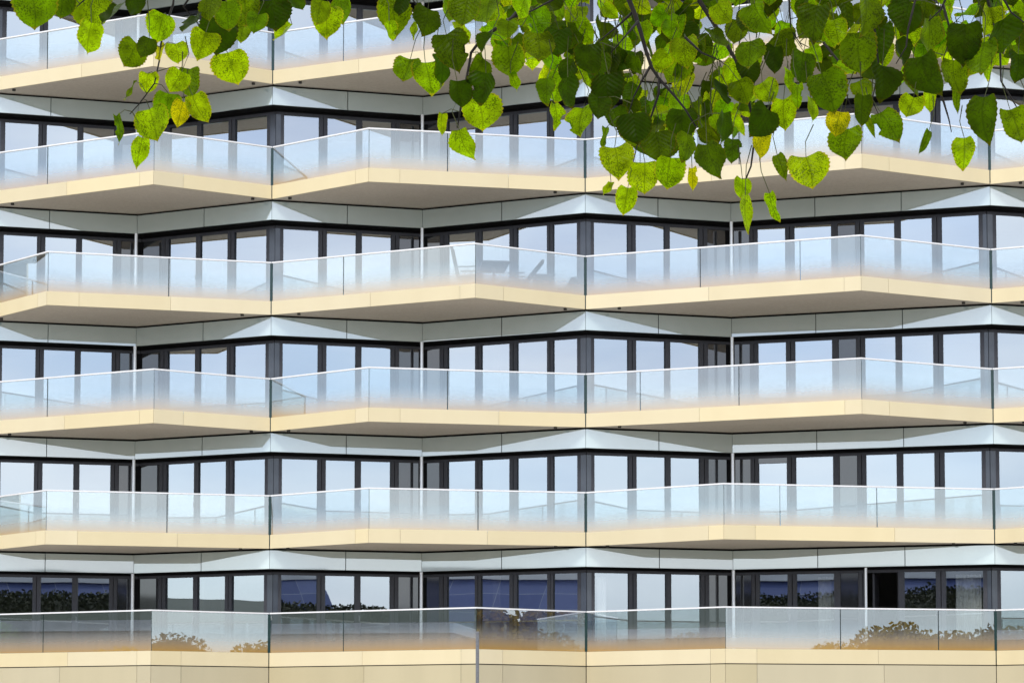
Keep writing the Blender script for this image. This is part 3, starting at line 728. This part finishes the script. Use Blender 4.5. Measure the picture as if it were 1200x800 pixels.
# leaves the photo shows one by one: x, y of the blade centre, length in px, tip direction (deg, 90 = down), width factor, hue, painted shaded-to-backlit look
D, B, Y_ = (.05, .12), (.24, .80), (.92, .84)       # shaded and backlit looks painted per leaf, yellowing
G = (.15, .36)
LV = [
    (38, 12, 56, 85, 1.1, G), (70, 6, 40, 100, 1, D), (107, 12, 60, 80, 1.05, G), (103, 44, 48, 105, .95, B), (133, 20, 42, 120, .9, D), (160, 5, 36, 60, 1, D),
    (190, 32, 44, 95, 1.05, B), (170, 55, 36, 110, .75, D), (153, 64, 44, 115, .95, G), (207, 63, 32, 80, 1, B), (187, 62, 26, 90, .9, Y_), (172, 98, 32, 95, .9, B),
    (206, 96, 38, 120, .9, B), (223, 96, 46, 85, .75, G), (232, 128, 46, 70, .85, B), (195, 125, 42, 100, 1.0, G), (180, 146, 54, 75, 1.0, B), (212, 133, 38, 100, .7, Y_),
    (161, 175, 44, 110, .62, B), (140, 152, 44, 80, .3, G), (155, 108, 40, 100, .18, G), (255, 42, 52, 100, 1.05, D), (238, 52, 42, 100, 1, B), (272, 80, 50, 75, 1.05, B),
    (285, 38, 36, 100, .9, G), (247, 8, 44, 100, 1, G), (287, 12, 50, 90, 1, G), (320, 18, 48, 80, 1.0, D), (335, 40, 36, 125, .9, B), (384, 24, 44, 85, 1, B), (372, 14, 40, 110, .9, G),
    (225, 30, 40, 110, 1, D), (268, 18, 44, 80, 1, G), (402, 14, 40, 80, .9, G), (345, 5, 34, 60, 1, D), (300, 28, 34, 100, .9, G),
    (463, 18, 54, 70, .95, G), (457, 36, 30, 85, .7, B), (500, 24, 44, 95, .95, D), (473, 4, 36, 90, 1, D), (521, 12, 44, 90, .9, G), (478, 84, 42, 100, .9, G),
    (487, 36, 28, 90, .5, B), (503, 90, 54, 75, .9, B), (521, 78, 44, 70, .8, D), (530, 58, 58, 70, .85, D), (558, 79, 36, 130, .9, D), (537, 111, 42, 85, .95, D), (568, 104, 48, 95, .95, D),
    (517, 146, 34, 95, .5, B), (562, 136, 52, 85, 1.05, B), (543, 170, 48, 75, .75, B), (597, 72, 46, 85, 1.0, G), (602, 96, 28, 70, .6, B), (541, 38, 38, 60, .9, B), (571, 50, 36, 110, .85, D),
    (545, 14, 46, 100, 1, G), (575, 12, 52, 90, 1, G), (596, 36, 32, 90, .9, G), (616, 6, 40, 90, 1, B), (630, 56, 50, 90, .85, G), (640, 107, 40, 95, .8, G), (652, 136, 38, 80, .7, B),
    (667, 108, 48, 85, .75, D), (682, 143, 50, 95, .75, B), (655, 50, 46, 90, .9, D), (690, 70, 44, 90, .95, D), (713, 104, 50, 90, .95, D), (700, 128, 42, 95, .8, D), (745, 148, 48, 80, 1.0, D),
    (709, 162, 32, 95, .45, G), (722, 188, 46, 85, 1.0, B), (770, 172, 46, 85, 1.05, D), (757, 208, 46, 85, .95, B), (784, 203, 48, 95, .95, B), (733, 236, 44, 100, .65, B), (713, 222, 24, 110, .55, B),
    (800, 145, 44, 90, 1, D), (830, 188, 50, 85, 1.05, D), (813, 210, 34, 80, .45, Y_), (848, 150, 46, 90, .95, D), (806, 172, 42, 90, .95, G), (857, 178, 40, 95, .6, D), (868, 222, 34, 100, .7, B),
    (871, 250, 58, 95, .5, B), (907, 243, 46, 70, .36, B), (915, 195, 40, 75, .45, G), (948, 202, 50, 80, 1.1, B), (993, 170, 56, 95, .8, G), (982, 146, 40, 100, .8, Y_), (953, 127, 38, 80, .7, B),
    (970, 108, 62, 70, .85, G), (1008, 130, 48, 100, .55, D), (1042, 146, 50, 60, .75, G), (1018, 148, 30, 80, .35, G), (1066, 128, 42, 110, .8, B), (1087, 118, 32, 100, .6, B), (1152, 138, 66, 95, .65, D),
    (1131, 180, 48, 85, .65, B), (1188, 148, 52, 75, .85, G), (1197, 136, 28, 95, .45, Y_), (1083, 166, 44, 115, .25, G), (1030, 52, 54, 95, 1.1, D), (1038, 94, 52, 80, 1.05, D), (1018, 16, 58, 80, 1.0, G),
    (1063, 18, 54, 100, .95, D), (1090, 42, 52, 85, 1.05, G), (1008, 62, 62, 80, .85, G), (1085, 88, 60, 80, 1.0, D), (1132, 48, 58, 90, .85, D), (1178, 43, 58, 85, 1.0, D), (1118, 90, 50, 85, .9, G),
    (1194, 78, 42, 90, 1, D), (1153, 70, 62, 95, .7, G), (888, 20, 50, 80, .95, G), (878, 64, 44, 95, 1.0, G), (850, 14, 38, 50, .95, B), (940, 80, 50, 95, .95, D), (953, 24, 52, 110, .95, D),
    (992, 18, 42, 80, .5, D), (893, 142, 48, 115, .95, D), (921, 133, 44, 80, .8, B), (900, 108, 36, 60, .95, B), (890, 168, 40, 110, .9, Y_), (935, 113, 36, 90, .45, B), (905, 70, 40, 100, .9, D),
    (1010, 108, 36, 70, .8, G), (870, 108, 38, 70, .9, G), (980, 38, 40, 80, .8, B), (925, 95, 36, 90, .8, B), (1120, 112, 44, 100, .3, G), (845, 110, 40, 85, .9, D),
]
rl = random.Random(21)
spray = {k: Leaves() for k in range(len(TW))}
def hang(px, py, ln, ang, wid, hue, lit_tone, Y, yaw=None):
    c = at(px, py, Y); size = ln / FPX * Y * .96
    a = R(ang); tip = Vector((math.cos(a), rl.uniform(-.35, .35), -math.sin(a))).normalized()
    yw = R(rl.uniform(-54, 54)) if yaw is None else yaw
    nrm = Vector((math.sin(yw), -math.cos(yw), rl.uniform(-.6, .9)))
    base = c - tip * size * .47
    k = min(((base - p).length + (0 if p.z > base.z - .02 else .12), kk, i) for i, (p, kk) in enumerate(twig_pts)); tp = twig_pts[k[2]][0]; kk = k[1]
    spray[kk].add(base, tip, nrm, size, wid, rl, max(0, min(1, hue + rl.uniform(-.1, .12))), max(.10, min(.92, lit_tone + rl.uniform(-.08, .1))))
    up = base - tip * size * rl.uniform(.25, .6) + Vector((rl.uniform(-.01, .01), 0, .012))
    if (tp - base).length < .075: spray[kk].stalk([base, base.lerp(tp, .5) + Vector((0, 0, .008)), tp], [.0008, .0008, .0012])
    else: spray[kk].stalk([base, up, up + Vector((rl.uniform(-.02, .02), rl.uniform(-.02, .03), .04))], [.0008, .0009, .0012])
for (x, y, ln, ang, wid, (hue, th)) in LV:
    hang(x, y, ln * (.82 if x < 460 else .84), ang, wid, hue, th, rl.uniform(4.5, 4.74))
# fuller mass behind them
LOW = [(555, 40), (580, 60), (610, 62), (640, 92), (670, 118), (700, 130), (740, 165), (780, 178), (830, 168), (860, 150), (885, 128), (905, 62), (930, 62), (950, 78), (990, 88), (1040, 98), (1090, 104), (1130, 92), (1160, 78), (1215, 84)]
def low(x):
    for (x0, y0), (x1, y1) in zip(LOW, LOW[1:]):
        if x0 <= x <= x1: return y0 + (y1 - y0) * (x - x0) / (x1 - x0)
    return 0
n = 0
while n < 450:
    x = rl.uniform(556, 1214); y = rl.uniform(-45, 185)
    if y > low(x): continue
    if 884 < x < 935 and y > 60: continue
    if 820 < x < 862 and 18 < y < 45: continue
    if noise.noise(Vector((x * .021, y * .025, 4.4))) < -.20 - .2 * (y < 90): continue
    bright = rl.random() < .48
    hang(x, y, rl.uniform(21, 37), rl.gauss(92, 34), rl.uniform(.6, 1.05), rl.uniform(.0, .4) if bright else rl.uniform(0, .25), rl.uniform(.6, .9) if bright else rl.uniform(.08, .28), rl.uniform(4.74, 5.3), R(rl.uniform(-55, 55)))
    n += 1
for i in range(46):
    x = rl.uniform(-10, 560); hang(x, rl.uniform(-50, -14), rl.uniform(28, 42), rl.gauss(92, 25), rl.uniform(.7, 1.05), rl.uniform(0, .4), rl.uniform(.3, .6), rl.uniform(4.68, 5.2))
twig_objs = [o for o in tree.children if o.name.split('.')[0] == 'twig']
for k in spray:
    if spray[k].v:
        for i, v in enumerate(spray[k].v): spray[k].v[i] = tuple(Vector(v) + toff)
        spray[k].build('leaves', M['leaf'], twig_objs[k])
# the crown overhead, which keeps the direct light off the hanging leaves
cw = Leaves(); rc = random.Random(8)
while len(cw.f) < 9000:
    p = Vector((rc.uniform(-5.5, 6.5), rc.uniform(-8, 3.9), rc.uniform(3.5, 7.3)))
    q = ((p.x - .5) / 6) ** 2 + ((p.y + .8) / 7.4) ** 2 + ((p.z - 5.0) / 3.6) ** 2
    if q > 1 or p.z < EYE + .322 * max(p.y, 0) + .35: continue
    if noise.noise(p * .9) < -.22: continue
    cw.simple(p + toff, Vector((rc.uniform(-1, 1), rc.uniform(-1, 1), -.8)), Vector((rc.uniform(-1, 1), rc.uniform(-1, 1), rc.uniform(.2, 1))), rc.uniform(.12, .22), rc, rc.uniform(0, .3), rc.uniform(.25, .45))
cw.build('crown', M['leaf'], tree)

# ------------------------------------------------------------------ ground and what stands across the street (seen mirrored in the glass)
def structure(o): o['kind'] = 'structure'; return o
mb = MB(); mb.face([(-4000, -4000, 0), (4000, -4000, 0), (4000, 4000, 0), (-4000, 4000, 0)]); structure(mb.build('ground', M['paving'], None, fix=False))

def hall(name, label, pts, h, base_h, curved_end):
    """blue glazed hall with a pale cornice; pts: plan line of the front"""
    root = tag(empty(name, (*pts[0], 0)), label, 'building')
    ox, oy = pts[0]
    P = [(p[0] - ox, p[1] - oy) for p in pts]
    depth = 30
    n0 = norm2(P[0], P[-1])
    if n0[0] * (-ox) + n0[1] * (95 - oy) < 0: n0 = (-n0[0], -n0[1])
    me = MB(); run = 0; uvs = []
    rows = 8
    for i in range(len(P) - 1):
        ln = dist(P[i], P[i + 1])
        for k in range(rows):
            a0, a1 = k / rows, (k + 1) / rows
            def prof(a, p): return (p[0] - n0[0] * 3.5 * a * a, p[1] - n0[1] * 3.5 * a * a, base_h + (h - base_h) * a)
            me.face([prof(a0, P[i]), prof(a0, P[i + 1]), prof(a1, P[i + 1]), prof(a1, P[i])])
            uvs.append([(run, base_h + (h - base_h) * a0), (run + ln, base_h + (h - base_h) * a0), (run + ln, base_h + (h - base_h) * a1), (run, base_h + (h - base_h) * a1)])
        run += ln
    o = me.build('glass_front', M['solar'], root, fix=False)
    ul = o.data.uv_layers.new(name='front')
    for pi, p in enumerate(o.data.polygons):
        for j, li in enumerate(p.loop_indices): ul.data[li].uv = uvs[pi][j]
    body = MB(); B_ = [(p[0] - n0[0] * 3.6, p[1] - n0[1] * 3.6) for p in P]; body.prism(B_ + [(B_[-1][0] - n0[0] * depth, B_[-1][1] - n0[1] * depth), (B_[0][0] - n0[0] * depth, B_[0][1] - n0[1] * depth)], 0, h - .05); body.build('wall', M['hall_wall'], root)
    bw = MB()
    for i in range(len(P) - 1): bw.hexa(P[i], P[i + 1], B_[i + 1], B_[i], 0, base_h - .01)
    bw.build('plinth', M['hall_wall'], root)
    co = MB()
    for i in range(len(P) - 1):
        t_ = lambda p, d: (p[0] - n0[0] * d, p[1] - n0[1] * d)
        co.hexa(t_(P[i], 3.0), t_(P[i + 1], 3.0), t_(P[i + 1], 5.2), t_(P[i], 5.2), h, h + .75)
    co.build('cornice', M['hall_trim'], root)
    return root
def arc(c, r, a0, a1, n): return [(c[0] + r * math.cos(R(a0 + (a1 - a0) * i / n)), c[1] + r * math.sin(R(a0 + (a1 - a0) * i / n))) for i in range(n + 1)]
hall('exhibition_hall', 'long blue-glazed hall with a pale cornice behind the viewer, mirrored in the lowest windows', [(-79, -4), (-69, -13), (-53, -26), (-38, -33), (-26, -37), (0, -41), (18, -40), (31, -37), (36, -35), (39, -31)], 12.3, 2.5, True)
lw = tag(empty('low_pavilion', (-84, 1, 0)), 'low grey ribbed pavilion with a pale cornice, mirrored in the balcony glass', 'building')
mb = MB(); mb.prism([(0, 0), (-22, 21), (-34, 6), (-16, -14)], 0, 8.2); mb.build('wall', M['hall_wall'], lw)
mb = MB(); mb.prism([(.6, .2), (-21.8, 21.8), (-34.8, 6), (-16, -14.8)], 8.2, 8.9); mb.build('cornice', M['hall_trim'], lw)
# hills
mb = MB(); pts = []
for i in range(61):
    a = R(-175 + i * 5.0); rr = 820
    pts.append((rr * math.sin(a), rr * math.cos(a), (55 if -175 + i * 5.0 < -25 else 9) + (7 if -175 + i * 5.0 < -25 else 3) * noise.noise(Vector((i * .41, .3, 0))) + 2 * noise.noise(Vector((i * .9, 2.3, 0)))))
for i in range(60):
    a, b = pts[i], pts[i + 1]; ao, bo = (a[0] * 1.5, a[1] * 1.5, 0), (b[0] * 1.5, b[1] * 1.5, 0); ai, bi = (a[0] * .6, a[1] * .6, -.5), (b[0] * .6, b[1] * .6, -.5)
    mb.face([ai, bi, b, a]); mb.face([a, b, bo, ao])
structure(mb.build('hills', M['hill'], None, smooth=True))

def leafy(mb, c, rx, ry, rz, n, size, rnd):
    for _ in range(n):
        d = Vector((rnd.gauss(0, 1), rnd.gauss(0, 1), rnd.gauss(0, 1))).normalized()
        k = .72 + .28 * rnd.random() + .16 * noise.noise(d * 2.3 + Vector(c))
        p = Vector(c) + Vector((d.x * rx, d.y * ry, d.z * rz)) * k
        u = Vector((rnd.uniform(-1, 1), rnd.uniform(-1, 1), rnd.uniform(-1, 1))).normalized(); v = u.orthogonal().normalized(); s = size * rnd.uniform(.6, 1.3)
        mb.face([p - u * s, p + v * s * .7, p + u * s, p - v * s * .7])
def blob(mb, c, rx, ry, rz):
    bm = bmesh.new(); bmesh.ops.create_icosphere(bm, subdivisions=3, radius=1); i = len(mb.v)
    bm.verts.ensure_lookup_table()
    for v in bm.verts:
        k = 1 + .12 * noise.noise(v.co * 1.9 + Vector(c)) + .07 * noise.noise(v.co * 6 + Vector(c)); mb.v.append((c[0] + v.co.x * rx * k, c[1] + v.co.y * ry * k, c[2] + v.co.z * rz * k))
    for f in bm.faces: mb.f.append(tuple(i + v.index for v in f.verts)); mb.m.append(0); mb.t.append(1.0)
    bm.free()
re = random.Random(4)
mb = MB()
prev = None
for i in range(165):
    t = i / 164; x = -44 + 83 * t; h = (10.05 if x < 14 else 10.05 - (x - 14) * .035) + .30 * noise.noise(Vector((x * .22, 1.7, 0))) + .30 * noise.noise(Vector((x * .9, 5.1, 0)))
    row = [(x, -19.2, 0), (x, -19.0 + .3 * noise.noise(Vector((x, 3, 0))), h * .55), (x, -19.6 + .3 * noise.noise(Vector((x, 9, 0))), h * .9), (x, -21.4, h), (x, -24.5, h * .9), (x, -25, 0)]
    if prev:
        for q in range(5): mb.face([prev[q], row[q], row[q + 1], prev[q + 1]])
    prev = row
    leafy(mb, (x, -20.8, h * .94), .9, 1.9, h * .10, 230, .12, re)
    leafy(mb, (x, -19.3, h * .55), .9, .7, h * .40, 60, .16, re)
belt = mb.build('dark_shrub_belt', M['belt_leaf'], None, fix=False, smooth=True); belt['kind'] = 'stuff'

tr = tag(empty('street_tree', (36, 2.5, 0)), 'small round street tree across the road, seen only mirrored in the lowest balcony glass', 'tree', 'street trees mirrored in the balcony glass')
mb = MB(); mb.tube([(0, 0, 0), (.05, 0, 1.2), (0, .05, 2.6)], [.14, .11, .07], 8); mb.build('trunk', M['bark'], tr, smooth=True)
mb = MB(); blob(mb, (0, 0, 3.5), 1.85, 1.85, 1.6); leafy(mb, (0, 0, 3.5), 2.15, 2.15, 1.9, 3000, .11, re); mb.build('crown', M['tree_leaf'], tr, fix=False, smooth=True)
for (x, y, s, rz) in ((40, 5, 1.12, 1), (42.5, 6.5, 1.3, 2), (45, 7.2, 1.22, 3), (47.5, 8.6, 1.3, 4), (50, 10.5, 1.32, 5), (39, 20.5, .98, .5), (42, 23, 1.15, 2.2), (56, 36, 1.55, 1.1), (58.5, 39.5, 1.5, 3.3), (61, 43, 1.1, 4.4), (-64, 31, .95, 5.5), (-60, 28, .9, 2.7), (-52, 34, 1.0, .3), (-48, 30, .95, 1.9), (-57, 24, .92, .9)):
    o = copy_tree(tr); o.location = (x, y, 0); o.scale = (s, s, s); o.rotation_euler.z = rz
